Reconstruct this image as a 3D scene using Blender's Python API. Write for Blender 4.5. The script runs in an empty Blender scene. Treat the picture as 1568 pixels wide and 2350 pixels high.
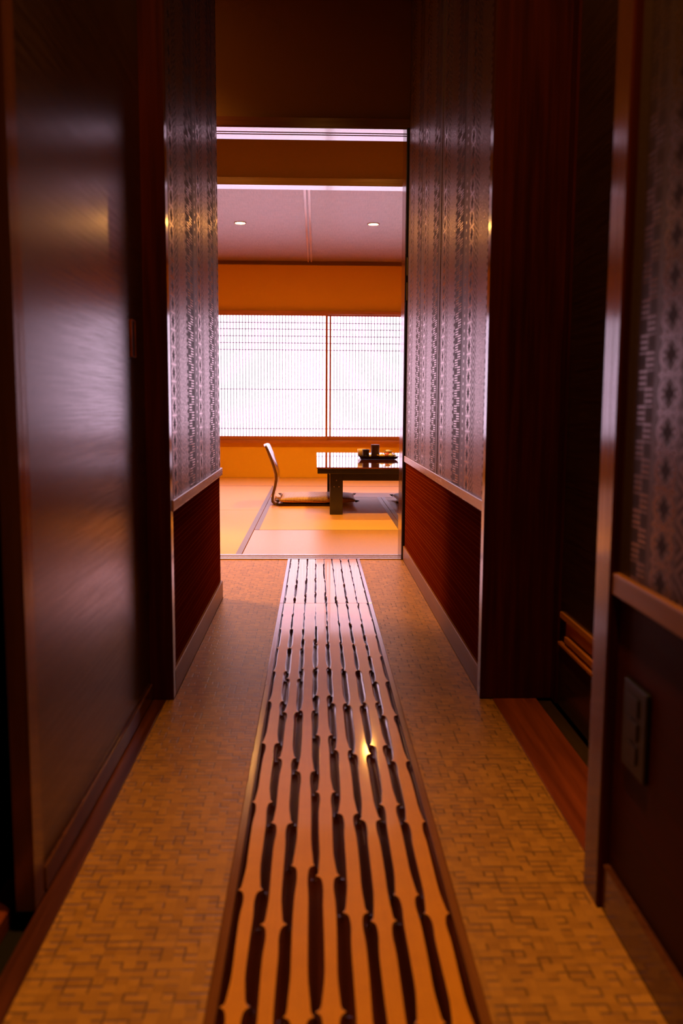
import bpy, bmesh, math, random
from mathutils import Vector, Matrix
random.seed(7)
sc = bpy.context.scene
COL = sc.collection
PI = math.pi

# ---------------------------------------------------------------- camera
F_PX = 2040.0
EYE = Vector((0, 0, .72))
cam_d = bpy.data.cameras.new('camera')
cam = bpy.data.objects.new('camera', cam_d)
COL.objects.link(cam)
cam_d.sensor_fit = 'VERTICAL'
cam_d.sensor_height = 36.0
cam_d.lens = F_PX / 2350 * 36.0
cam_d.clip_start = .02
cam_d.clip_end = 60
dy = Vector((-59, 245, -F_PX)).normalized()
dz = -Vector((-94, -16987, -F_PX)).normalized()
dz = (dz - dy * dz.dot(dy)).normalized()
dx = dy.cross(dz)
# rows of the camera rotation: world axes seen from the camera
rot = Matrix((dx, dy, dz))
cam.matrix_world = Matrix.Translation(EYE) @ rot.to_4x4()
cam_d.dof.use_dof = True
cam_d.dof.focus_distance = 4.2
cam_d.dof.aperture_fstop = 4.0
sc.camera = cam

# ---------------------------------------------------------------- view, world, render quality
sc.view_settings.view_transform = 'Standard'
sc.view_settings.look = 'None'
sc.view_settings.gamma = 1
sc.view_settings.use_curve_mapping = False
sc.view_settings.exposure = 0.0
w = bpy.data.worlds.new('world'); sc.world = w; w.use_nodes = True
w.node_tree.nodes['Background'].inputs[0].default_value = (.5, .32, .3, 1)
w.node_tree.nodes['Background'].inputs[1].default_value = .004
sc.cycles.max_bounces = 8
sc.cycles.diffuse_bounces = 4
sc.cycles.glossy_bounces = 5
sc.cycles.sample_clamp_indirect = 4
sc.cycles.caustics_reflective = False
sc.cycles.caustics_refractive = False

DAY = (1.0, .66, .90)          # daylight through the paper window
WARM = (1.0, .50, .10)         # the room's lamps
DAY_S = 3.4
LAMP = dict(room=110, front=250, hall=118, post_fill=14, side=380)

def spot(loc, power, angle=150, blend=.6, radius=.04, color=WARM, parent=None):
    d = bpy.data.lights.new('bulb_light', 'SPOT')
    d.energy = power; d.color = color; d.spot_size = math.radians(angle)
    d.spot_blend = blend; d.shadow_soft_size = radius
    o = bpy.data.objects.new('bulb_light', d); COL.objects.link(o)
    o.location = loc
    if parent: o.parent = parent
    return o

# ---------------------------------------------------------------- object helpers
def prop(o, label=None, cat=None, group=None, kind=None):
    if label: o['label'] = label
    if cat: o['category'] = cat
    if group: o['group'] = group
    if kind: o['kind'] = kind
    return o

def thing(name, loc, label, cat, group=None, rz=0):
    o = bpy.data.objects.new(name, None); COL.objects.link(o)
    o.location = loc; o.rotation_euler[2] = rz
    o.empty_display_size = .05
    return prop(o, label, cat, group)

def mesh(name, bm, mats, parent=None, smooth=False, bevel=0, kind=None):
    bmesh.ops.recalc_face_normals(bm, faces=bm.faces[:])
    me = bpy.data.meshes.new(name); bm.to_mesh(me); bm.free()
    if not isinstance(mats, (list, tuple)): mats = [mats]
    for m in mats: me.materials.append(m)
    if smooth:
        for p in me.polygons: p.use_smooth = True
    o = bpy.data.objects.new(name, me); COL.objects.link(o)
    if parent: o.parent = parent
    if bevel:
        b = o.modifiers.new('bevel', 'BEVEL'); b.width = bevel; b.segments = 2; b.limit_method = 'ANGLE'
    if kind: o['kind'] = kind
    return o

def box(bm, x0, x1, y0, y1, z0, z1, mi=0):
    vs = [bm.verts.new((x, y, z)) for x in (x0, x1) for y in (y0, y1) for z in (z0, z1)]
    for f in ((0, 1, 3, 2), (4, 6, 7, 5), (0, 4, 5, 1), (2, 3, 7, 6), (0, 2, 6, 4), (1, 5, 7, 3)):
        bm.faces.new([vs[i] for i in f]).material_index = mi

def boxes(name, lst, mat, parent=None, bevel=0, kind=None):
    bm = bmesh.new()
    for b in lst: box(bm, *b)
    return mesh(name, bm, mat, parent, bevel=bevel, kind=kind)

def struct(name, lst, mat, parent=None, bevel=0):
    return boxes(name, lst, mat, parent, bevel, 'structure')

def lathe(bm, prof, n=32, c=(0, 0, 0), mi=0):
    rings = []
    for r, z in prof:
        if r < 1e-5: rings.append([bm.verts.new((c[0], c[1], c[2] + z))])
        else: rings.append([bm.verts.new((c[0] + r * math.cos(2 * PI * k / n), c[1] + r * math.sin(2 * PI * k / n), c[2] + z)) for k in range(n)])
    for a, b in zip(rings, rings[1:]):
        for k in range(n):
            k2 = (k + 1) % n
            if len(a) == 1 and len(b) == 1: continue
            if len(a) == 1: f = [a[0], b[k], b[k2]]
            elif len(b) == 1: f = [a[k], a[k2], b[0]]
            else: f = [a[k], a[k2], b[k2], b[k]]
            bm.faces.new(f).material_index = mi

# ---------------------------------------------------------------- node helpers
class N:
    def __init__(s, t, sock): s.t, s.s = t, sock
def newmat(name):
    m = bpy.data.materials.new(name); m.use_nodes = True
    t = m.node_tree
    return m, t, t.nodes['Principled BSDF']
def _in(t, sock, v):
    if isinstance(v, N): t.links.new(v.s, sock)
    else: sock.default_value = v
def M(t, op, a, b=None, c=None, clamp=False):
    n = t.nodes.new('ShaderNodeMath'); n.operation = op; n.use_clamp = clamp
    _in(t, n.inputs[0], a)
    if b is not None: _in(t, n.inputs[1], b)
    if c is not None: _in(t, n.inputs[2], c)
    return N(t, n.outputs[0])
for _op, _nm in (('ADD', '__add__'), ('SUBTRACT', '__sub__'), ('MULTIPLY', '__mul__'), ('DIVIDE', '__truediv__')):
    setattr(N, _nm, (lambda op: lambda s, o: M(s.t, op, s, o))(_op))
N.__rsub__ = lambda s, o: M(s.t, 'SUBTRACT', o, s)
N.__rmul__ = lambda s, o: M(s.t, 'MULTIPLY', s, o)
N.__radd__ = lambda s, o: M(s.t, 'ADD', s, o)
def nabs(a): return M(a.t, 'ABSOLUTE', a)
def lt(a, b): return M(a.t, 'LESS_THAN', a, b)
def gt(a, b): return M(a.t, 'GREATER_THAN', a, b)
def mx(a, b): return M(a.t, 'MAXIMUM', a, b)
def mn(a, b): return M(a.t, 'MINIMUM', a, b)
def fl(a): return M(a.t, 'FLOOR', a)
def fr(a): return a - fl(a)
def sin(a): return M(a.t, 'SINE', a)
def sstep(a, e0, e1):
    n = a.t.nodes.new('ShaderNodeMapRange'); n.interpolation_type = 'SMOOTHSTEP'
    _in(a.t, n.inputs[0], a); n.inputs[1].default_value = e0; n.inputs[2].default_value = e1
    return N(a.t, n.outputs[0])
def band(a, c, hw, soft=.0015): return 1 - sstep(nabs(a - c), hw - soft, hw + soft)
def coords(t):
    n = t.nodes.new('ShaderNodeTexCoord'); s = t.nodes.new('ShaderNodeSeparateXYZ')
    t.links.new(n.outputs['Object'], s.inputs[0])
    return N(t, n.outputs['Object']), N(t, s.outputs[0]), N(t, s.outputs[1]), N(t, s.outputs[2])
def comb(t, x, y, z):
    n = t.nodes.new('ShaderNodeCombineXYZ')
    for i, v in enumerate((x, y, z)): _in(t, n.inputs[i], v)
    return N(t, n.outputs[0])
def noise(t, vec, scale=5, detail=3, rough=.5, sc3=None):
    if sc3 is not None:
        mp = t.nodes.new('ShaderNodeMapping'); mp.inputs['Scale'].default_value = sc3
        t.links.new(vec.s, mp.inputs[0]); vec = N(t, mp.outputs[0])
    n = t.nodes.new('ShaderNodeTexNoise'); n.inputs['Scale'].default_value = scale
    n.inputs['Detail'].default_value = detail; n.inputs['Roughness'].default_value = rough
    t.links.new(vec.s, n.inputs['Vector'])
    return N(t, n.outputs[0])
def rnd(t, vec):
    n = t.nodes.new('ShaderNodeTexWhiteNoise'); n.noise_dimensions = '3D'
    t.links.new(vec.s, n.inputs['Vector']); return N(t, n.outputs[0])
def cmix(t, f, a, b):
    n = t.nodes.new('ShaderNodeMix'); n.data_type = 'RGBA'
    _in(t, n.inputs[0], f)
    for s, v in ((n.inputs[6], a), (n.inputs[7], b)):
        if isinstance(v, N): t.links.new(v.s, s)
        else: s.default_value = (*v, 1)
    return N(t, n.outputs[2])
def bump(t, bs, h, dist=.001, strength=1.0):
    n = t.nodes.new('ShaderNodeBump'); n.inputs['Distance'].default_value = dist; n.inputs['Strength'].default_value = strength
    t.links.new(h.s, n.inputs['Height']); t.links.new(n.outputs[0], bs.inputs['Normal'])
def setp(t, bs, base=None, rough=None, spec=None, metal=None, coat=None, coat_r=None, ior=None):
    for k, v in (('Base Color', base), ('Roughness', rough), ('Specular IOR Level', spec), ('Metallic', metal), ('Coat Weight', coat), ('Coat Roughness', coat_r), ('IOR', ior)):
        if v is None: continue
        s = bs.inputs[k]
        if isinstance(v, N): t.links.new(v.s, s)
        elif k == 'Base Color': s.default_value = (*v, 1)
        else: s.default_value = v

def plain(name, col, rough=.5, spec=.5, metal=0, coat=0, coat_r=.1, grain=.08, gscale=40):
    m, t, b = newmat(name)
    o, x, y, z = coords(t)
    n = noise(t, o, gscale, 3)
    c2 = tuple(min(1, c * (1 + grain * 2.5)) for c in col); c1 = tuple(c * (1 - grain * 2.5) for c in col)
    setp(t, b, cmix(t, n, c1, c2), M(t, 'MULTIPLY_ADD', n, .08, rough - .04), spec, metal, coat, coat_r)
    return m

def wood(name, dark, light, rough=.3, axis='z', coat=.0, spec=.5, scale=1.0, bumpd=.0003):
    m, t, b = newmat(name)
    o, x, y, z = coords(t)
    s3 = {'x': (1.2, 30, 30), 'y': (30, 1.2, 30), 'z': (30, 30, 1.2)}[axis]
    s3 = tuple(v * scale for v in s3)
    big = {'x': (.6, 5, 5), 'y': (5, .6, 5), 'z': (5, 5, .6)}[axis]
    n1 = noise(t, o, 2.2, 5, .6, s3); n2 = noise(t, o, 2.0, 2, .5, big)
    f = M(t, 'MULTIPLY_ADD', n1, .6, n2 * .6 - .1, clamp=True)
    f = sstep(f, .3, .75)
    setp(t, b, cmix(t, f, dark, light), M(t, 'MULTIPLY_ADD', n1, .12, rough - .06), spec, 0, coat, .12)
    if bumpd: bump(t, b, n1, bumpd)
    return m

# ---------------------------------------------------------------- materials
def wallpaper(name, sgn, ref, near=False):
    """embossed stripes of star lattice, chevrons, speckle and comb teeth; t runs along the wall"""
    m, t, b = newmat(name)
    o, x, y, z = coords(t)
    u = (y - ref) * float(sgn)
    u = (fr(u / .51 + .1) - .1) * .51           # -.051 .. .459
    # star lattice chain, centre u=0
    H = .046 if near else .042
    zz = fr(z / H) - .5
    a = u / .034
    d = nabs(a)
    outline = band(nabs(a) - (.80 + .18 * sin(z * (2 * PI / H) + PI / 2)), 0, .10, .05)
    dia1 = 1 - sstep(nabs(nabs(zz) * 2 - d * .95), .07, .17)       # diagonals through the star centre
    dia2 = 1 - sstep(nabs((.5 - nabs(zz)) * 2 - d * .95), .05, .13)
    tick = (1 - sstep(nabs(zz), .035, .075)) + (1 - sstep(.5 - nabs(zz), .03, .07)) * gt(d, .45)
    hub = (1 - sstep(d * d * 1.6 + zz * zz * 9, .03, .10)) * .8
    lens = 1 - sstep(d * 1.2 + (.5 - nabs(zz)) * 2.0, .48, .64)
    chain = M(t, 'MINIMUM', mx(mx(outline, dia1), mx(mx(tick, hub), dia2 * .8)), 1.0)
    chain = (.28 + .72 * chain) * (1 - lens)
    in_chain = lt(d, 1.05)
    # chevron diamonds, centre u=.075
    a2 = nabs(u - .072) / .030
    zc = nabs(fr(z / .062) - .5) * 2
    chev = sstep(sin((zc * 2 + a2 * 1.3) * 6.2), -.25, .45)
    chev = chev * .75 + .12
    in_chev = lt(a2, 1.02)
    # speckled plain stripe .107-.225
    spk = noise(t, o, 260, 2)
    plainb = .70 + 1.9 * (spk - .5)
    in_plain = gt(u, .103) * lt(u, .228)
    # dashes at .238
    in_dash = band(u, .240, .011, .001)
    dash = sstep(sin(z * 330.0 + 1.5 * sin(z * 41.0)), -.5, .2) * .6 + .1
    # comb teeth .255-.385
    blk = fl(z / .0225); side = fr(blk * .5) * 2
    tooth = sstep(nabs(fr(z / .0075) - .5), .22, .30)
    lng = lt(fr(z / .0225), .26)
    LC, LW = (.432, .5) if near else (.315, 1.0)
    cA = band(u, LC - .023 * LW, .026 * LW, .002); cB = band(u, LC + .023 * LW, .026 * LW, .002)
    cc = tooth * M(t, 'MINIMUM', cA * side + cB * (1 - side) + lng * band(u, LC, .05 * LW, .002), 1.0)
    stem = band(u, LC, .003) * .5
    ladder = M(t, 'MINIMUM', mx(cc, stem) * .9 + .12, 1.0)
    in_lad = gt(u, LC - .065 * LW) * lt(u, LC + .07 * LW)
    # beads .42 and -.045
    bd = sstep(sin(z * (2 * PI / .021)), .1, .6) * band(u, .25 if near else .425, .008, .002)
    fac = in_chain * chain + in_chev * chev * (1 - in_chain) + in_plain * plainb + in_dash * dash + in_lad * ladder
    used = M(t, 'MINIMUM', in_chain + in_chev + in_plain + in_dash + in_lad, 1.0)
    fac = fac + (1 - used) * (.42 + .5 * (spk - .5)) + bd * .5
    fac = M(t, 'MULTIPLY', fac, 1.0, clamp=True)
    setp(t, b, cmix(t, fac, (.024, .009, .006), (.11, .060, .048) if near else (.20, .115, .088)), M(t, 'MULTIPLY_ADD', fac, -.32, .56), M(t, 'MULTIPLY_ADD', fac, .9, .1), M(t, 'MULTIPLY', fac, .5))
    b.inputs['Specular Tint'].default_value = (1.0, .80, .80, 1)
    bump(t, b, fac + spk * .3, .0003, .35)
    return m

WP_L = wallpaper('wallpaper_left', 1, 2.24)
WP_R = wallpaper('wallpaper_right', -1, 2.44)
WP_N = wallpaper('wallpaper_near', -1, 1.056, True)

def wainscot():
    m, t, b = newmat('wainscot_boards')
    o, x, y, z = coords(t)
    v = z + .0015 * sin(y * 1.7)
    k = fl(v / .0135)
    r = rnd(t, comb(t, k, 0.0, 3.0))
    line = (1 - sstep(nabs(fr(v / .0135) - .5), .03, .09)) * gt(r, .35) * (r * .8 + .2)
    n = noise(t, o, 3, 4, .6, (2, 1.2, 60))
    base = cmix(t, n, (.095, .008, .0035), (.19, .025, .009))
    base = cmix(t, line * .6, base, (.50, .13, .055))
    setp(t, b, base, .7, 0.0)
    bump(t, b, line, .0006, .5)
    return m
WAINS = wainscot()

def door_fabric():
    m, t, b = newmat('sliding_door_face')
    o, x, y, z = coords(t)
    n = noise(t, o, 4, 5, .65, (1, 1.3, 55)); n2 = noise(t, o, 300, 2)
    f = sstep(n, .3, .7)
    setp(t, b, cmix(t, f, (.022, .009, .006), (.060, .030, .024)), M(t, 'MULTIPLY_ADD', f, -.05, .25), M(t, 'MULTIPLY_ADD', f, .25, .65), .06)
    b.inputs['Specular Tint'].default_value = (1.0, .80, .88, 1)
    bump(t, b, n + n2 * .2, .00015, .4)
    return m
DOORM = door_fabric()

def woven():
    """diagonally stepped basket weave of flat strips"""
    m, t, b = newmat('woven_rattan')
    o, x, y, z = coords(t)
    W = .0155
    jx = noise(t, o, 3, 1); xw = x + (jx - .5) * .004; yw = y + (jx - .5) * .004
    xi = fl(xw / W); yi = fl(yw / W)
    fx = fr(xw / W); fy = fr(yw / W)
    def phase(a, c):
        blk = rnd(t, comb(t, fl((a + c) / 4.0), fl(c / 3.0), 7.0))
        return fr((a + c * 2 + fl(blk * 2.6)) / 5.0 + .001) * 5
    horiz = lt(phase(xi, yi), 2.4)            # the strip on top runs along x
    hr = lt(phase(xi + 1, yi), 2.4); hu = lt(phase(xi, yi + 1), 2.4)
    endr = nabs(horiz - hr) * (1 - sstep(nabs(1 - fx), .10, .26))
    endu = nabs(horiz - hu) * (1 - sstep(nabs(1 - fy), .14, .32))
    # seams between neighbouring parallel strips, only some of them open
    r3 = rnd(t, comb(t, xi, yi, 2.0))
    par = horiz * hu * (1 - sstep(1 - fy, .10, .22)) * gt(r3, .45) + (1 - horiz) * (1 - hr) * (1 - sstep(1 - fx, .05, .14)) * gt(r3, .55)
    r = rnd(t, comb(t, xi, yi, 5.0)); r2 = rnd(t, comb(t, xi, yi, 9.0))
    edge = M(t, 'MULTIPLY', mx(endr, endu) * sstep(r, .25, .6) + par * .5, 1.0, clamp=True)
    gx = noise(t, o, 1, 3, .6, (14, 500, 1)); gy = noise(t, o, 1, 3, .6, (500, 14, 1))
    g = horiz * gx + (1 - horiz) * gy
    big = noise(t, o, 9, 2)
    base = cmix(t, M(t, 'MULTIPLY_ADD', g, .7, r2 * .35, clamp=True), (.22, .085, .018), (.62, .29, .06))
    base = cmix(t, edge * .72, base, (.045, .022, .018))
    seam = 1 - sstep(nabs(fr((y - 1.265) / .4815 + .5) - .5), .002, .006)
    base = cmix(t, seam * .55, base, (.05, .02, .01))
    setp(t, b, base, M(t, 'MULTIPLY_ADD', g, .12, .36), .45)
    h = (1 - edge) * .8 + g * .25
    bump(t, b, h, .0012, .7)
    return m
WOVEN = woven()

def tatami(name, axis, rough, spec=.5, dim=1.0):
    m, t, b = newmat(name)
    o, x, y, z = coords(t)
    q = x if axis == 'x' else y               # ridges repeat along this axis
    p = y if axis == 'x' else x
    rid = sin(q * (2 * PI / .0065)); pp = sin(p * (2 * PI / .011))
    n = noise(t, o, 1, 3, .6, (160, 12, 1) if axis == 'x' else (12, 160, 1))
    f = M(t, 'MULTIPLY_ADD', n, .8, rid * .06 + .1, clamp=True)
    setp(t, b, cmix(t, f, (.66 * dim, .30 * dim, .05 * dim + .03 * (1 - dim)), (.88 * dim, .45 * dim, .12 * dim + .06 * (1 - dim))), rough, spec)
    bump(t, b, rid * .5 + pp * .15, .0004, .35)
    return m
TAT_A = tatami('tatami_lengthwise', 'y', .42)
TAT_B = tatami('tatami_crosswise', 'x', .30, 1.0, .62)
HERI = plain('tatami_edge_cloth', (.13, .07, .10), .36, .8, gscale=200)
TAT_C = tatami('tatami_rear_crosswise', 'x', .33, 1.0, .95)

def plaster(name, c, rough=.85):
    m, t, b = newmat(name)
    o, x, y, z = coords(t)
    n = noise(t, o, 120, 4, .7)
    setp(t, b, cmix(t, n, tuple(v * .94 for v in c), tuple(min(1, v * 1.05) for v in c)), rough, .15)
    bump(t, b, n, .0006, .4)
    return m
OCHRE = plaster('ochre_plaster', (.88, .51, .04))
BROWN = plaster('brown_embossed_paper', (.24, .11, .03), .8)
DARKW = plaster('dark_plaster', (.05, .03, .02))

def ceil_fabric():
    m, t, b = newmat('ceiling_fabric')
    o, x, y, z = coords(t)
    a = noise(t, o, 1, 3, .6, (9, 260, 1)); c = noise(t, o, 1, 3, .6, (260, 9, 1))
    f = M(t, 'MULTIPLY_ADD', a, .5, c * .5)
    f = sstep(f, .35, .65)
    setp(t, b, cmix(t, f, (.24, .14, .12), (.46, .31, .28)), .36, .9)
    bump(t, b, f, .0005, .5)
    return m
CEILF = ceil_fabric()
POST = wood('mahogany_post', (.030, .0035, .002), (.10, .013, .004), .38, 'z', spec=.1)
POSTG = wood('polished_mahogany', (.07, .02, .012), (.14, .045, .022), .13, 'z', spec=.8)
RAILW = wood('polished_rail_wood', (.34, .15, .09), (.48, .23, .14), .26, 'y', spec=.7)
BASEW = wood('baseboard_wood', (.20, .07, .025), (.34, .14, .055), .36, 'y', spec=.3)
SILLW = wood('cedar_sill', (.14, .024, .008), (.36, .075, .022), .38, 'y', scale=.7)
FRAMEW = wood('window_frame_cedar', (.46, .15, .045), (.62, .23, .075), .4, 'x')
LATT = plain('lattice_wood', (.07, .055, .05), .5, .3)
KAMOI = wood('grooved_lintel_wood', (.16, .05, .03), (.24, .08, .045), .10, 'x', spec=1.0, coat=1.0, bumpd=0)
BLACKW = plain('black_frame', (.012, .006, .005), .4, .3)
LACQ = plain('black_lacquer', (.012, .008, .008), .22, .5, coat=.4)
STEEL = plain('brushed_steel', (.62, .56, .55), .25, .5, metal=1.0)
TABTOP = wood('table_top_lacquer', (.10, .018, .010), (.17, .035, .018), .045, 'y', coat=1.0, spec=.9, bumpd=0)
TABTOP.node_tree.nodes['Principled BSDF'].inputs['Coat Roughness'].default_value = .03
CHAIRW = wood('bentwood_chair', (.08, .03, .012), (.18, .08, .03), .16, 'z', coat=.8)

def bamboo_top():
    m, t, b = newmat('planed_bamboo')
    o, x, y, z = coords(t)
    n = noise(t, o, 2, 4, .6, (220, 4, 220)); n2 = noise(t, o, 22, 2)
    setp(t, b, cmix(t, M(t, 'MULTIPLY_ADD', n, .6, n2 * .4), (.58, .20, .008), (.88, .35, .012)), .34, .8, 0, .75, .075)
    bump(t, b, n2, .0003, .3)
    return m
BTOP = bamboo_top()
BSIDE = wood('lacquered_bamboo_side', (.035, .006, .002), (.10, .018, .006), .2, 'y', coat=.8)
BRAIL = wood('bamboo_edge_rail', (.16, .05, .018), (.28, .10, .035), .2, 'y', coat=.5)

def shoji_paper():
    m, t, b = newmat('lit_window_paper')
    o, x, y, z = coords(t)
    n = noise(t, o, 2.2, 4, .6)
    e = t.nodes.new('ShaderNodeEmission')
    c = cmix(t, sstep(n, .35, .7), (DAY[0], DAY[1], DAY[2]), (DAY[0] * .88, DAY[1] * 1.0, DAY[2] * .92))
    t.links.new(c.s, e.inputs[0]); e.inputs[1].default_value = DAY_S
    out = t.nodes['Material Output']
    t.links.new(e.outputs[0], out.inputs[0])
    t.nodes.remove(b)
    return m
PAPER = shoji_paper()
def glow(name, c, s):
    m, t, b = newmat(name)
    b.inputs['Base Color'].default_value = (*c, 1)
    b.inputs['Emission Color'].default_value = (*c, 1); b.inputs['Emission Strength'].default_value = s
    return m
BULB = glow('lamp_glow', (1, .43, .07), 650)
BULB2 = glow('broad_lamp_glow', (1, .50, .12), 22)

# ================================================================ STRUCTURE
XL, XR = -.352, .415            # corridor walls
CH = 2.62                       # corridor ceiling
Y1 = 4.13                       # face of the room partition
struct('floor', [(-3.2, 3.2, -1.6, 9.2, -.12, -.032)], plaster('subfloor', (.012, .008, .006)))
# --- corridor walls
wl = struct('wall_left', [(-.50, XL - .006, 2.16, 3.285, 0, CH)], DARKW)
struct('wallpaper', [(XL - .006, XL, 2.16, 3.285, .49, CH)], WP_L, wl)
struct('wainscot', [(XL - .006, XL - .003, 2.16, 3.285, .06, .47)], WAINS, wl)
wr = struct('wall_right', [(XR + .006, .60, 2.16, Y1, 0, CH)], DARKW)
struct('wallpaper', [(XR, XR + .006, 3.04, Y1 - .02, .49, CH)], WP_R, wr)
struct('wallpaper', [(XR + .001, XR + .006, 2.16, 3.026, .49, CH)], WP_R, wr)
struct('wainscot', [(XR + .003, XR + .006, 2.16, Y1 - .02, .06, .47)], WAINS, wr)
wn = struct('wall_near_right', [(XR + .012, .62, -1.5, 1.20, 0, CH)], DARKW)
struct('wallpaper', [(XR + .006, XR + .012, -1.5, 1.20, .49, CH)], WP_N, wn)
struct('wainscot', [(XR + .009, XR + .012, -1.5, 1.20, .06, .47)], wood('maroon_panel', (.030, .003, .002), (.062, .006, .003), .55, 'y', spec=.1), wn)
# rails and baseboards
struct('trim_1', [(XL - .006, XL + .008, 2.15, 3.287, .462, .490)], RAILW, bevel=.002)
struct('trim_2', [(XR - .006, XR + .006, 2.15, Y1 - .02, .462, .490)], RAILW, bevel=.002)
struct('trim_3', [(XR - .004, XR + .012, -1.5, 1.20, .462, .492)], BASEW, bevel=.002)
struct('baseboard_left', [(XL - .006, XL + .005, 2.15, 3.288, 0, .066)], BASEW, bevel=.0015)
struct('baseboard_right', [(XR - .004, XR + .006, 2.15, Y1 - .01, 0, .066)], BASEW, bevel=.0015)
struct('baseboard_near_right', [(XR + .0, XR + .012, -1.5, 1.20, 0, .066)], POSTG, bevel=.0015)
# posts: broad dark front, polished corridor edge
def post(n, x0, x1, y0, y1, edge):
    p = struct(n, [(x0, x1, y0, y1, 0, CH)], POST, bevel=.002)
    ex = (x0 - .001, x0 + .001) if edge < 0 else (x1 - .001, x1 + .001)
    struct('edge_strip', [(ex[0], ex[1], y0 + .004, y1, 0.001, CH)], POSTG, p)
post('trim_4', -.424, XL + .004, 2.122, 2.158, 1)
post('trim_5', XR - .006, .594, 2.122, 2.158, -1)
post('trim_6', XR - .006, .60, 1.200, 1.262, -1)
# --- right hand doorway: frame batten, sliding door, sill plank
struct('trim_7', [(.5935, .64, 2.05, 2.158, 0, CH)], POST, bevel=.002)
struct('trim_8', [(.440, .548, 1.262, 2.122, -.03, .001)], SILLW, bevel=.001)
struct('trim_9', [(.549, .585, 1.262, 2.122, -.03, -.006)], wood('door_track', (.03, .014, .006), (.07, .035, .015), .5, 'y'))
d2 = struct('door_2', [(.589, .60, 1.262, 2.12, .004, .155), (.589, .60, 1.262, 2.12, .235, CH - .02)], DOORM)
struct('louvre', [(.583, .602, 1.262, 2.06, .222, .235), (.596, .600, 1.262, 2.06, .155, .222),
                  (.580, .590, 1.262, 2.06, .157, .163), (.584, .592, 1.262, 2.02, .172, .184)], wood('lamplit_louvre_wood', (.55, .18, .05), (.75, .30, .09), .3, 'y'), d2)  # lamp light on the louvre is put into this lighter wood colour
struct('stile', [(.583, .589, 2.075, 2.12, .004, CH - .02)], POST, d2)
struct('wall_doorway_back', [(.602, .62, 1.20, 2.16, -.03, CH)], DARKW)
# --- left hand sliding door, sill and dark opening
struct('trim_10', [(-.398, -.366, .2, 2.122, -.03, .001)], wood('shaded_sill', (.05, .010, .004), (.17, .038, .012), .36, 'y'), bevel=.001)  # darker copy of the sill wood; weaker lamp light painted into its colour
d1 = struct('door_1', [(-.425, -.402, 1.215, 2.121, .004, CH - .02)], DOORM)
struct('stile', [(-.426, -.3985, 1.205, 1.248, .0, CH - .02)], POSTG, d1)
struct('bottom_rail', [(-.402, -.3960, 1.25, 2.12, .004, .042)], POSTG, d1, bevel=.0015)
hd = struct('door_handle', [(-.402, -.3995, 1.972, 2.006, .825, .90)], BLACKW, d1)
struct('rim', [(-.402, -.398, 1.968, 1.972, .823, .902), (-.402, -.398, 2.006, 2.010, .823, .902),
               (-.402, -.398, 1.972, 2.006, .900, .903), (-.402, -.398, 1.972, 2.006, .822, .825)], SILLW, hd)
struct('trim_11', [(-.47, -.44, -1.5, 1.30, -.03, -.004), (-.56, -.53, -1.5, 1.40, -.03, -.004)], SILLW)
struct('wall_left_dark', [(-1.25, -1.2, -1.5, 2.2, 0, CH), (-1.2, -.50, 2.17, 2.3, 0, CH)], DARKW)
struct('wall_back', [(-1.25, .62, -1.6, -1.5, 0, CH)], DARKW)
# --- side passage and partition to the tatami room
struct('wall_passage', [(-1.9, -1.85, 3.2, Y1, 0, CH), (-1.9, -.50, 3.15, 3.2, 0, CH)], BROWN)
struct('wall_partition', [(-1.9, .60, Y1 + .01, Y1 + .17, 1.985, CH), (-3.1, -1.25, Y1 + .01, Y1 + .17, 0, CH),
                          (.44, 3.1, Y1 + .01, Y1 + .17, 0, CH)], BROWN)
kb = struct('trim_12', [(-1.25, .44, Y1 - .012, Y1 + .17, 1.947, 1.985)], KAMOI, bevel=.001)
# grooves of the lintel: three raised runners under it
struct('runner', [(-1.25, .404, Y1 - .010, Y1 + .048, 1.940, 1.947), (-1.25, .404, Y1 + .064, Y1 + .080, 1.940, 1.947),
                  (-1.25, .404, Y1 + .096, Y1 + .168, 1.940, 1.947)], KAMOI, kb)
jm = struct('trim_13', [(.406, .428, Y1 - .010, Y1 + .17, 0, 1.985)], BLACKW)
struct('jamb_face', [(.404, .4062, Y1 + .004, Y1 + .168, 0, 1.947)], POSTG, jm)
lt_ = struct('latch_plate', [(.4045, .420, Y1 - .016, Y1 - .010, 1.185, 1.40)], BLACKW, jm)
struct('slot', [(.409, .4145, Y1 - .018, Y1 - .0155, 1.305, 1.385), (.409, .4145, Y1 - .018, Y1 - .0155, 1.195, 1.275)], STEEL, lt_)
struct('trim_14', [(-1.27, -1.24, Y1 - .01, Y1 + .17, 0, 1.985)], BLACKW)
# threshold with its metal runners
th = struct('trim_15', [(-1.25, .404, Y1 - .008, Y1 + .13, -.03, .002)], wood('sill_wood', (.25, .12, .09), (.38, .2, .15), .25, 'x', spec=.8))
struct('runner', [(-1.25, .404, Y1 - .006, Y1 + .016, .002, .0045), (-1.25, .404, Y1 + .050, Y1 + .062, .002, .0045),
                  (-1.25, .404, Y1 + .096, Y1 + .118, .002, .0045)], STEEL, th)
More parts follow.
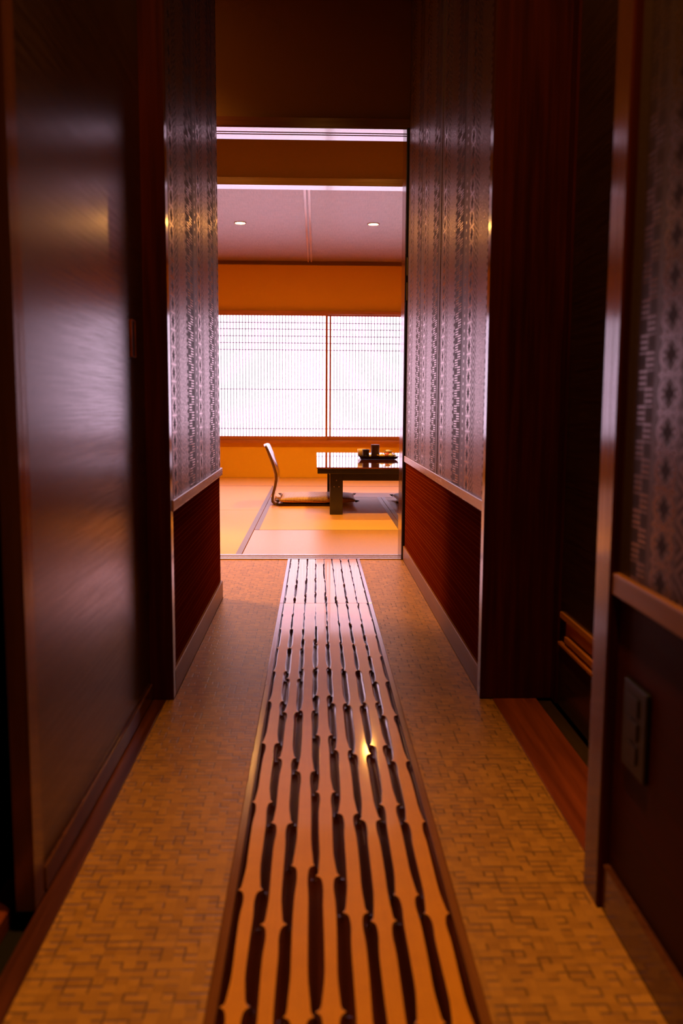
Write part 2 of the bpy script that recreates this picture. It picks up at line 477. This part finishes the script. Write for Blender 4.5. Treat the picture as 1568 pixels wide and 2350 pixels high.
# --- tatami room
RB = 8.87
struct('wall_room_left', [(-3.1, -2.9, Y1 + .17, RB + .1, -.03, 2.6)], OCHRE)
struct('wall_room_right', [(2.9, 3.1, Y1 + .17, RB + .1, -.03, 2.6)], OCHRE)
struct('wall_room_back', [(-2.9, 2.9, RB, RB + .1, -.03, .352), (-2.9, 2.9, RB, RB + .1, 1.625, 2.6),
                          (-2.9, -2.36, RB, RB + .1, .352, 1.625), (2.58, 2.9, RB, RB + .1, .352, 1.625)], OCHRE)
struct('wall_room_inner', [(-2.9, .60, Y1 + .17, Y1 + .175, 1.985, 2.6)], OCHRE)
struct('wall_hanging', [(-2.9, 2.9, 5.62, 5.70, 2.09, 2.6)], plaster('shade_dimmed_ochre_plaster', (.17, .07, .007)))  # ochre base darkened to stand in for the weak light on this wall
struct('trim_16', [(-2.9, 2.9, 5.60, 5.715, 2.045, 2.09)], wood('pale_beam', (.10, .04, .025), (.17, .07, .045), .2, 'x', spec=1.0, coat=1.0), bevel=.002)
cl = struct('ceiling', [(-2.9, 2.9, 5.715, RB, 2.105, 2.14)], CEILF)
BATT = wood('pale_batten', (.50, .30, .24), (.66, .42, .34), .22, 'y', spec=.8)
struct('batten', [(-.083, -.067, 5.72, RB - .02, 2.096, 2.105)], BATT, cl)
struct('batten', [(-.054, -.038, 5.72, RB - .02, 2.096, 2.105)], BATT, cl)
struct('trim_17', [(-2.9, 2.9, RB - .03, RB, 2.070, 2.105)], wood('cornice', (.12, .05, .025), (.2, .09, .04), .4, 'x'))
struct('ceiling', [(-2.9, 2.9, Y1 + .17, 5.62, 2.52, 2.58)], CEILF)
struct('ceiling', [(-3.1, .62, -1.6, Y1 + .17, CH, CH + .05)], DARKW)

# --- shoji window
WY = 8.835
win = struct('window_1', [(-2.36, 2.58, WY, RB + .06, 1.600, 1.632), (-2.36, 2.58, WY - .01, RB + .06, .346, .372),
                          (-2.36, -2.33, WY, RB + .06, .372, 1.60), (2.55, 2.58, WY, RB + .06, .372, 1.60)], FRAMEW, bevel=.002)
def sash(x0, x1, yy):
    s = struct('shoji_sash', [(x0, x1, yy, yy + .026, .372, .414), (x0, x1, yy, yy + .026, 1.586, 1.60),
                              (x0, x0 + .021, yy, yy + .026, .414, 1.586), (x1 - .021, x1, yy, yy + .026, .414, 1.586)], FRAMEW, win, bevel=.001)
    bm = bmesh.new()
    a, b = x0 + .021, x1 - .021
    n = max(1, round((b - a) / .0303))
    for i in range(1, n):
        xx = a + (b - a) * i / n
        box(bm, xx - .0034, xx + .0034, yy + .006, yy + .017, .414, 1.586)
    for zz in (1.519, 1.457, 1.390, 1.324, 1.257, .874, .488):
        box(bm, a, b, yy + .004, yy + .015, zz - .0032, zz + .0032)
    l = mesh('lattice', bm, LATT, s, kind='structure')
    struct('paper', [(a, b, yy + .018, yy + .0195, .414, 1.586)], PAPER, s)
sash(-2.33, -1.10, WY + .040)
sash(-1.13, .115, WY + .008)
sash(.096, 1.36, WY + .040)
struct('shoji_meeting_bar', [(.133, .149, WY + .040, WY + .066, .414, 1.586)], FRAMEW, win)
sash(1.33, 2.55, WY + .008)

# ================================================================ FLOOR COVERINGS
def slab(name, pts, z0, z1, mat, label, cat, group=None):
    bm = bmesh.new()
    lo = [bm.verts.new((x, y, z0)) for x, y in pts]; hi = [bm.verts.new((x, y, z1)) for x, y in pts]
    bm.faces.new(hi); bm.faces.new(lo[::-1])
    for i in range(len(pts)):
        j = (i + 1) % len(pts); bm.faces.new((lo[i], lo[j], hi[j], hi[i]))
    return prop(mesh(name, bm, mat), label, cat, group)
BX0, BX1 = -.130, .208
slab('woven_floor_mat', [(-.365, -1.4), (BX0 - .001, -1.4), (BX0 - .001, Y1 - .009), (-1.24, Y1 - .009), (-1.24, 3.30), (-.346, 3.30), (-.346, 2.123), (-.365, 2.123)],
     -.03, 0, WOVEN, 'tan basket-weave floor mat left of the bamboo strip', 'mat')
slab('woven_floor_mat', [(BX1 + .001, -1.4), (.4145, -1.4), (.4145, 1.198), (.4085, 1.198), (.4085, 1.264), (.439, 1.264), (.439, 2.12), (.4085, 2.12), (.4085, 2.16), (.4105, 2.16), (.4105, Y1 - .018), (.404, Y1 - .018), (.404, Y1 - .009), (BX1 + .001, Y1 - .009)],
     -.03, 0, WOVEN, 'tan basket-weave floor mat right of the bamboo strip', 'mat')

# bamboo boards: node depths read off each pole, near board and far board
NODES = [[3.019, 2.808, 2.58, 2.349, 2.103, 1.832, 1.547, 1.251],
         [3.039, 2.808, 2.58, 2.283, 2.025, 1.749, 1.465, 1.161],
         [2.993, 2.684, 2.373, 2.037, 1.684, 1.32],
         [3.051, 2.847, 2.628, 2.385, 2.145, 1.877, 1.588, 1.289, .98],
         [2.924, 2.653, 2.373, 2.086, 1.792, 1.499, 1.189],
         [2.894, 2.628, 2.352, 2.07, 1.769, 1.475, 1.167],
         [2.876, 2.623, 2.356, 2.092, 1.818, 1.533, 1.233],
         [2.948, 2.73, 2.496, 2.256, 2.0, 1.732, 1.466, 1.184]]
FNODES = [[4.02, 3.86, 3.52], [3.95, 3.62], [3.90, 3.668, 3.35], [4.0, 3.631, 3.38], [3.92, 3.631, 3.3], [3.88, 3.549], [3.84, 3.549, 3.3], [3.98, 3.70, 3.42]]
def smooth(a): a = max(0, min(1, a)); return a * a * (3 - 2 * a)
def bamboo_board(y0, y1, nodes, label):
    root = thing('bamboo_floor_board', (0, 0, 0), label, 'floor board')
    boxes('base_board', [(BX0, BX1, y0, y1, -.03, -.0085)], BSIDE, root)
    for a, b in ((BX0, BX0 + .0135), (BX1 - .0135, BX1)):
        boxes('edge_rail', [(a, b, y0, y1, -.0085, .0035)], BRAIL, root, bevel=.0012)
    a0, a1 = BX0 + .015, BX1 - .015
    P = (a1 - a0) / 8
    for i, nd in enumerate(nodes):
        rg = random.Random(i * 7 + int(y0 * 10))
        nd = sorted(nd, reverse=True)
        avg = sum(p - q for p, q in zip(nd, nd[1:])) / max(1, len(nd) - 1)
        while nd[-1] - avg > y0: nd.append(nd[-1] - avg * rg.uniform(.95, 1.05))
        pre = nd[0] + avg; post_ = nd[-1] - avg
        ext = [pre] + nd + [post_]
        cx0 = a0 + P * (i + .5)
        segw = [rg.uniform(.42, .58) for _ in ext]
        asym = [rg.uniform(-.09, .09) for _ in ext]
        ys = set()
        y = y0
        while y < y1: ys.add(round(y, 4)); y += .012
        ys.add(y1)
        for n_ in nd:
            for d in (-.012, -.007, -.0045, -.003, -.0018, 0, .0018, .003, .0045, .007, .012, .02, .028, .036):
                if y0 < n_ + d < y1: ys.add(round(n_ + d, 4))
        ys = sorted(ys)
        bm = bmesh.new(); rows = []
        for y in ys:
            k = 0
            while k < len(ext) - 2 and y < ext[k + 1]: k += 1
            far, near = ext[k], ext[k + 1]
            s = (far - y) / (far - near)                 # 0 at the far node, 1 at the near node
            wv = segw[k] + .31 * smooth((y - 1.7) / 1.5) + .05 * math.sin(s * 3 + k)
            wv += .20 * (1 - .6 * smooth((y - 1.7) / 1.5)) * smooth((s - .70) / .30) ** 1.5 + .14 * math.exp(-s * (far - near) / .007)   # flares towards the nearer node
            wv -= .10 * math.exp(-((s - .12) / .1) ** 2)
            dn = min(abs(y - n_) for n_ in ext)
            spike = math.exp(-dn / .0034)
            wl_ = wr_ = wv
            wl_ += asym[k] * math.sin(PI * s); wr_ -= asym[k] * math.sin(PI * s)
            wl_ = max(wl_, .96 * spike + wl_ * (1 - spike)); wr_ = max(wr_, .96 * spike + wr_ * (1 - spike))
            hw = P / 2
            L, R = min(.965, wl_) * hw, min(.965, wr_) * hw
            top = .0030
            row = []
            def side(e, sg):
                out = []
                for q in (0, .12, .3, .55, .8, 1.0):
                    d = e + (hw - e) * q
                    fall = .0115 * (1 - math.cos(min(1, q * min(1, (hw - e) / (hw * .28))) * PI / 2)) * (1 - .8 * math.exp(-(dn / .003) ** 2)) if q else 0
                    out.append((cx0 + sg * d, top - fall))
                return out
            l_ = side(L, -1)[::-1]; r_ = side(R, 1)
            mid = [(cx0 - L * .5, top), (cx0 + R * .5, top)]
            rows.append([bm.verts.new((x, y, z)) for x, z in l_ + mid + r_])
        n = len(rows[0])
        for ra, rb in zip(rows, rows[1:]):
            for j in range(n - 1):
                f = bm.faces.new((ra[j], ra[j + 1], rb[j + 1], rb[j]))
                f.material_index = 0 if 5 <= j <= 7 else 1
                f.smooth = not (5 <= j <= 7)
        # closed underside
        for r_ in (rows[0], rows[-1]):
            a = bm.verts.new((r_[0].co.x, r_[0].co.y, -.0085)); b = bm.verts.new((r_[-1].co.x, r_[-1].co.y, -.0085))
            bm.faces.new([a] + r_ + [b]).material_index = 1
        o = mesh('bamboo_slat', bm, [BTOP, BSIDE], root)
    return root
bamboo_board(.62, 3.180, NODES, 'long split-bamboo floor board running down the middle in the foreground')
bamboo_board(3.183, Y1 - .010, FNODES, 'short split-bamboo floor board nearest the tatami room threshold')

# tatami mats
def tat(x0, x1, y0, y1, edge, label):
    root = thing('tatami_mat', ((x0 + x1) / 2, (y0 + y1) / 2, -.03), label, 'tatami mat', 'tatami mats of the room')
    hx, hy = (x1 - x0) / 2 - .0015, (y1 - y0) / 2 - .0025
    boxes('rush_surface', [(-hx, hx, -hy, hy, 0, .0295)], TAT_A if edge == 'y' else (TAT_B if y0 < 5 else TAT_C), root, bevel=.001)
    if edge == 'y':
        boxes('cloth_border', [(-hx, -hx + .029, -hy, hy, .0290, .0305)], HERI, root)
        boxes('cloth_border', [(hx - .029, hx, -hy, hy, .0290, .0305)], HERI, root)
    elif edge == 'x':
        boxes('cloth_border', [(-hx, hx, -hy, -hy + .004, .0290, .0303)], HERI, root)
        boxes('cloth_border', [(-hx, hx, hy - .004, hy, .0290, .0303)], HERI, root)
TY0 = Y1 + .132
tat(-.357, .515, TY0, 5.127, 'x', 'half-size tatami mat directly behind the threshold')
tat(-1.262, -.358, TY0, 6.11, 'y', 'tatami mat left of the half-size mat, nearest the threshold')
tat(-1.262, -.358, 6.11, 7.955, 'y', 'tatami mat at left beside the legless chair')
tat(-.357, .515, 5.127, 6.985, 'y', 'tatami mat under the floor cushion and low table')
tat(-.357, 1.45, 6.985, 7.955, 'x', 'tatami mat running crosswise behind the low table')
tat(.516, 1.43, TY0, 6.11, 'y', 'tatami mat at right behind the door post')
tat(.516, 1.43, 6.11, 6.985, 'y', 'tatami mat under the right side of the low table')
tat(-.99, .872, 7.955, RB, 'x', 'rearmost tatami mat along the window wall, left part')
tat(.873, 2.363, 7.955, RB, 'x', 'rearmost tatami mat along the window wall, right part')
struct('floor', [(-2.9, -1.263, TY0, RB, -.031, -.0005), (-1.263, -.991, 7.957, RB, -.031, -.0005), (1.452, 2.9, TY0, 7.955, -.031, -.0005), (2.364, 2.9, 7.955, RB, -.031, -.0005)], TAT_A)

# ================================================================ FURNITURE
# low table
tb = thing('low_table', (.50, 6.66, 0), 'low black lacquered table with a mirror-glossy top', 'table')
TZ = .318
RISE = .011                      # the top sits a little higher at its far end
def rising(o):
    for v in o.data.vertices: v.co.z += RISE * (v.co.y + .86)
    return o
rising(boxes('tabletop', [(-.493, .407, -.86, .64, TZ - .010, TZ)], TABTOP, tb, bevel=.002))
rising(boxes('tabletop_edge', [(-.488, .402, -.855, .635, TZ - .043, TZ - .010)], LACQ, tb, bevel=.002))
boxes('apron', [(-.32, .24, -.80, -.77, TZ - .092, TZ - .043)], LACQ, tb)
boxes('apron', [(-.32, .24, .55, .58, TZ - .092, TZ - .029)], LACQ, tb)
boxes('apron', [(-.40, -.37, -.73, .52, TZ - .092, TZ - .040)], LACQ, tb)
boxes('apron', [(.29, .32, -.73, .52, TZ - .092, TZ - .040)], LACQ, tb)
for lx in (-.406, .24):
    for ly in (-.81, .52):
        lg = boxes('leg', [(lx, lx + .086, ly, ly + .08, .001, TZ - (.0425 if ly < 0 else .0275))], LACQ, tb, bevel=.003)
        if ly < 0 and lx < 0:
            for bx, bz in ((.043, .228), (.028, .186), (.060, .186)):
                bm = bmesh.new()
                bmesh.ops.create_cone(bm, cap_ends=True, segments=16, radius1=.0042, radius2=.003, depth=.004,
                                      matrix=Matrix.Translation((lx + bx, ly - .001, bz)) @ Matrix.Rotation(PI / 2, 4, 'X'))
                prop(mesh('bolt', bm, STEEL, lg), 'small dull metal bolt')

# legless chair
ch = thing('legless_chair', (-.30, 6.58, 0), 'bentwood legless floor chair with a tall curved back', 'chair')
def ribbon(name, prof, y0, y1, th, mat, parent, ny=14, bow=.03, roundtop=.0):
    """a bent sheet: (x,z) profile swept across y, bowed towards -x in the middle"""
    bm = bmesh.new(); n = len(prof); grid = []
    for s in (0, 1):
        g = []
        for j in range(ny + 1):
            v = j / ny * 2 - 1
            row = []
            for i, (px, pz) in enumerate(prof):
                a = prof[max(0, i - 1)]; b = prof[min(n - 1, i + 1)]
                tx, tz = b[0] - a[0], b[1] - a[1]; L = math.hypot(tx, tz) or 1
                nx, nz = tz / L, -tx / L
                q = i / (n - 1)
                narrow = 1 - .0 * q
                yy = (y0 + y1) / 2 + (y1 - y0) / 2 * v * narrow
                zz = pz - roundtop * (v ** 4) * smooth((q - .8) / .2)
                xx = px - bow * (1 - v * v) * smooth(q * 2 - .3)
                row.append(bm.verts.new((xx + nx * th * (s - .5), yy, zz + nz * th * (s - .5))))
            g.append(row)
        grid.append(g)
    for s in (0, 1):
        for j in range(ny):
            for i in range(n - 1):
                bm.faces.new((grid[s][j][i], grid[s][j][i + 1], grid[s][j + 1][i + 1], grid[s][j + 1][i]))
    for j in range(ny):
        for i in (0, n - 1): bm.faces.new((grid[0][j][i], grid[0][j + 1][i], grid[1][j + 1][i], grid[1][j][i]))
    for i in range(n - 1):
        for j in (0, ny): bm.faces.new((grid[0][j][i], grid[0][j][i + 1], grid[1][j][i + 1], grid[1][j][i]))
    return mesh(name, bm, mat, parent, smooth=True, bevel=0)
prof = [(.03, .012), (.004, .014), (-.012, .028), (-.012, .05), (-.004, .09), (.010, .14), (.018, .185), (.016, .225), (.004, .27), (-.014, .32), (-.032, .37), (-.046, .41), (-.056, .435)]
ribbon('backrest', prof, -.19, .19, .017, CHAIRW, ch, bow=.018, roundtop=.012)
boxes('seat', [(.018, .43, -.20, .20, .002, .0155)], LACQ, ch, bevel=.004)

def cushion_mat(name, dark, light, sc_):
    m, t, b = newmat(name)
    o, x, y, z = coords(t)
    c = M(t, 'SUBTRACT', sin((x + y * .4 + z) * sc_) * sin((x - y * .3 - z) * sc_ * .9), 0.0)
    n = noise(t, o, 60, 2)
    f = sstep(c + n * .8, .2, .7)
    setp(t, b, cmix(t, f, dark, light), .42, .6)
    bump(t, b, n, .001, .4)
    return m
CU_A = cushion_mat('patterned_cushion_cloth', (.22, .085, .025), (.78, .42, .13), 300)
CU_B = cushion_mat('dark_cushion_cloth', (.03, .02, .03), (.10, .06, .08), 150)
def cushion(loc, sx, sy, h, mat, label):
    root = thing('floor_cushion', loc, label, 'cushion')
    bm = bmesh.new(); n = 22; g = {}
    for s in (1, -1):
        for i in range(n + 1):
            for j in range(n + 1):
                u = i / n * 2 - 1; v = j / n * 2 - 1
                e = (1 - u ** 4) * (1 - v ** 4)
                pin = 1 - .05 * (1 - abs(u) ** 2) * abs(v) ** 3
                pin2 = 1 - .05 * (1 - abs(v) ** 2) * abs(u) ** 3
                th = max(0, e) ** .45
                zz = h * .42 + s * h * .5 * th * (1 - .18 * math.exp(-(u * u + v * v) * 12))
                if s < 0: zz = h * .42 - h * .42 * th
                key = (s, i, j)
                if s < 0 and (i in (0, n) or j in (0, n)): g[key] = g[(1, i, j)]
                else: g[key] = bm.verts.new((u * sx / 2 * pin2, v * sy / 2 * pin, zz))
    for s in (1, -1):
        for i in range(n):
            for j in range(n):
                bm.faces.new((g[(s, i, j)], g[(s, i + 1, j)], g[(s, i + 1, j + 1)], g[(s, i, j + 1)]))
    mesh('cover', bm, mat, root, smooth=True)
    for a in (-1, 1):
        for b in (-1, 1):
            bm = bmesh.new()
            lathe(bm, [(0, .02), (.004, .018), (.003, .012), (.006, .006), (.009, -.012), (0, -.014)], 10)
            bmesh.ops.rotate(bm, verts=bm.verts[:], matrix=Matrix.Rotation(PI / 2 * .9, 3, Vector((-b, a, 0)).normalized()))
            bmesh.ops.translate(bm, verts=bm.verts[:], vec=(a * sx * .495, b * sy * .495, h * .42))
            mesh('tassel', bm, BLACKW, root, smooth=True)
    return root
cushion((.012, 6.575, .016), .575, .50, .058, CU_A, 'gold and brown patterned flat cushion on the legless chair seat')
cushion((.862, 6.58, .0), .55, .52, .075, CU_B, 'dark floor cushion at right, half hidden by the door post')

# tray and what stands on it
TRX, TRY = .463, 6.62
TZ = TZ + RISE * (TRY - 5.80)
tr = thing('serving_tray', (TRX, TRY, TZ + .0022), 'black lacquer serving tray on the low table', 'tray')
bm = bmesh.new()
def ringbox(bm, hx, hy, z): return [bm.verts.new((sx * hx, sy * hy, z)) for sx, sy in ((-1, -1), (1, -1), (1, 1), (-1, 1))]
prs = [(.130, .095, .0), (.148, .112, .022), (.151, .115, .022), (.144, .108, .019), (.128, .093, .005)]
rs = [ringbox(bm, *p) for p in prs]
for a, b in zip(rs, rs[1:]):
    for k in range(4): bm.faces.new((a[k], a[(k + 1) % 4], b[(k + 1) % 4], b[k]))
bm.faces.new(rs[0][::-1]); bm.faces.new(rs[-1])
mesh('tray_body', bm, LACQ, tr, bevel=.0015)
ZB = TZ + .0077
def on(name, x, y, prof, mat, label, cat, n=32, group=None, sx=1, sy=1):
    r = thing(name, (TRX + x, TRY + y, ZB), label, cat, group)
    bm = bmesh.new(); lathe(bm, prof, n)
    bmesh.ops.scale(bm, verts=bm.verts[:], vec=(sx, sy, 1))
    return r, bm
CUPM = plain('black_glaze', (.016, .009, .008), .3, .5)
CUPB = plain('dark_brown_glaze', (.06, .02, .015), .35, .5)
r, bm = on('tea_cup', -.092, -.055, [(0, 0), (.022, 0), (.0235, .004), (.0245, .056), (.028, .058), (.028, .063), (.0225, .063), (.021, .01), (0, .009)], CUPM,
           'small black lidless cup at the left end of the tray', 'cup')
mesh('cup_body', bm, CUPM, r, smooth=True).modifiers.new('e', 'EDGE_SPLIT')
r, bm = on('tea_canister', -.018, .030, [(0, 0), (.030, 0), (.031, .003), (.031, .088), (.029, .090), (0, .090)], CUPB,
           'tall dark brown tea canister in the middle of the tray', 'canister')
mesh('canister_body', bm, CUPB, r, smooth=True).modifiers.new('e', 'EDGE_SPLIT')
bm = bmesh.new(); lathe(bm, [(0, .096), (.031, .096), (.0322, .094), (.0322, .0765), (.0312, .0765)], 32)
mesh('lid', bm, CUPB, r, smooth=True).modifiers.new('e', 'EDGE_SPLIT')
r, bm = on('tea_cup', -.118, .035, [(0, 0), (.018, 0), (.030, .03), (.033, .062), (.031, .062), (.028, .032), (0, .006)], None,
           'pale cream cup behind the small black cup', 'cup')
mesh('cup_body', bm, plain('cream_glaze', (.75, .55, .38), .35, .5), r, smooth=True)
def sweet(x, y, z, rx, ry, rz_, ang, mat, label, seed):
    rg = random.Random(seed)
    r = thing('wrapped_sweet', (TRX + x, TRY + y, ZB + z), label, 'sweet', 'wrapped sweets on the tray', ang)
    bm = bmesh.new(); bmesh.ops.create_uvsphere(bm, u_segments=20, v_segments=12, radius=1)
    for v in bm.verts:
        k = 1 + .06 * math.sin(v.co.x * 5 + seed) * math.cos(v.co.y * 6)
        v.co = Vector((v.co.x * rx * k, v.co.y * ry * k, max(-.92, v.co.z) * rz_ * k + rz_ * .92))
    mesh('sweet_body', bm, mat, r, smooth=True)
    for s in (-1, 1):
        bm = bmesh.new(); c = bm.verts.new((s * rx * .85, 0, rz_ * .92)); ring = []
        for q in range(13):
            a = -1.1 + 2.2 * q / 12
            ring.append(bm.verts.new((s * (rx + .016 * math.cos(a)), .018 * math.sin(a), rz_ * .92 + (.004 if q % 2 else -.004) + .006)))
        for p, q in zip(ring, ring[1:]): bm.faces.new((c, p, q))
        bmesh.ops.solidify(bm, geom=bm.faces[:], thickness=.0008)
        mesh('wrapper_twist', bm, mat, r)
GOLD = plain('golden_wrapper', (.85, .48, .12), .3, .6, grain=.2, gscale=90)
REDW = plain('red_wrapper', (.55, .06, .03), .3, .6, grain=.2, gscale=90)
CREAM = plain('cream_wrapper', (.85, .66, .42), .3, .6, grain=.15, gscale=90)
sweet(.028, -.055, .004, .024, .016, .014, 2.6, GOLD, 'golden wrapped sweet in front of the tea canister', 1)
sweet(.070, -.010, .004, .026, .018, .017, .3, REDW, 'red wrapped sweet in the middle of the sweets', 2)
sweet(.092, -.050, .004, .022, .018, .016, .9, CREAM, 'cream wrapped sweet at the front right corner of the tray', 3)
sweet(.088, .050, .004, .026, .02, .022, -.4, GOLD, 'golden wrapped sweet at the back of the tray', 4)
sweet(.075, .018, .034, .024, .017, .012, .7, CREAM, 'pale yellow sweet lying on top of the others', 5)

# wall switch on near right wall
sw = thing('wall_switch', (XR + .009, 1.112, .30), 'dark rectangular switch plate low on the near right wall', 'switch')
boxes('plate', [(-.007, 0, -.042, .042, -.060, .060)], plain('grey_plastic', (.008, .006, .005), .4, .3), sw, bevel=.003)
for k in (-1, 0, 1):
    boxes('socket_insert', [(-.009, -.006, -.016, .016, k * .032 - .012, k * .032 + .012)], BLACKW, sw, bevel=.001)

# ================================================================ LAMPS
def downlight(x, y, z, power, label, angle=115, blend=.6, glowm=BULB, group='ceiling downlights', r=.036):
    root = thing('ceiling_downlight', (x, y, z), label, 'ceiling light', group)
    bm = bmesh.new()
    lathe(bm, [(r + .010, 0), (r + .011, -.004), (r + .002, -.006), (r, -.002), (r, 0)], 32)
    mesh('trim_ring', bm, RAILW, root, smooth=True)
    bm = bmesh.new(); lathe(bm, [(0, -.0035), (r, -.0035), (r, -.0005), (0, -.0005)], 32)
    mesh('lamp_disc', bm, glowm, root)
    spot((0, 0, -.012), power, angle, blend, r, parent=root)
downlight(-.593 * .98, 7.04, 2.105, LAMP['room'], 'left lit downlight on the mauve ceiling of the tatami room')
downlight(.449 * .98, 7.03, 2.105, LAMP['room'], 'right lit downlight on the mauve ceiling of the tatami room')
downlight(-.59, 4.78, 2.52, LAMP['front'], 'downlight on the raised front ceiling, left of the doorway axis', 112, .9, r=.14, glowm=BULB2)
downlight(.45, 4.78, 2.52, LAMP['front'], 'downlight on the raised front ceiling, right of the doorway axis', 112, .9, r=.14, glowm=BULB2)
downlight(.03, 1.05, CH, LAMP['hall'], 'corridor downlight above the camera end of the corridor', 54, 1.0)
downlight(.03, .80, CH, LAMP['post_fill'], 'small added wide-angle downlight, out of view, brightening the post fronts', 156, .8, r=.02)  # extra unseen lamp, added to light the upper post fronts
downlight(-1.15, 3.78, CH, LAMP['side'], 'downlight in the side passage left of the tatami room doorway', 125, 1.0, r=.11, glowm=BULB2)
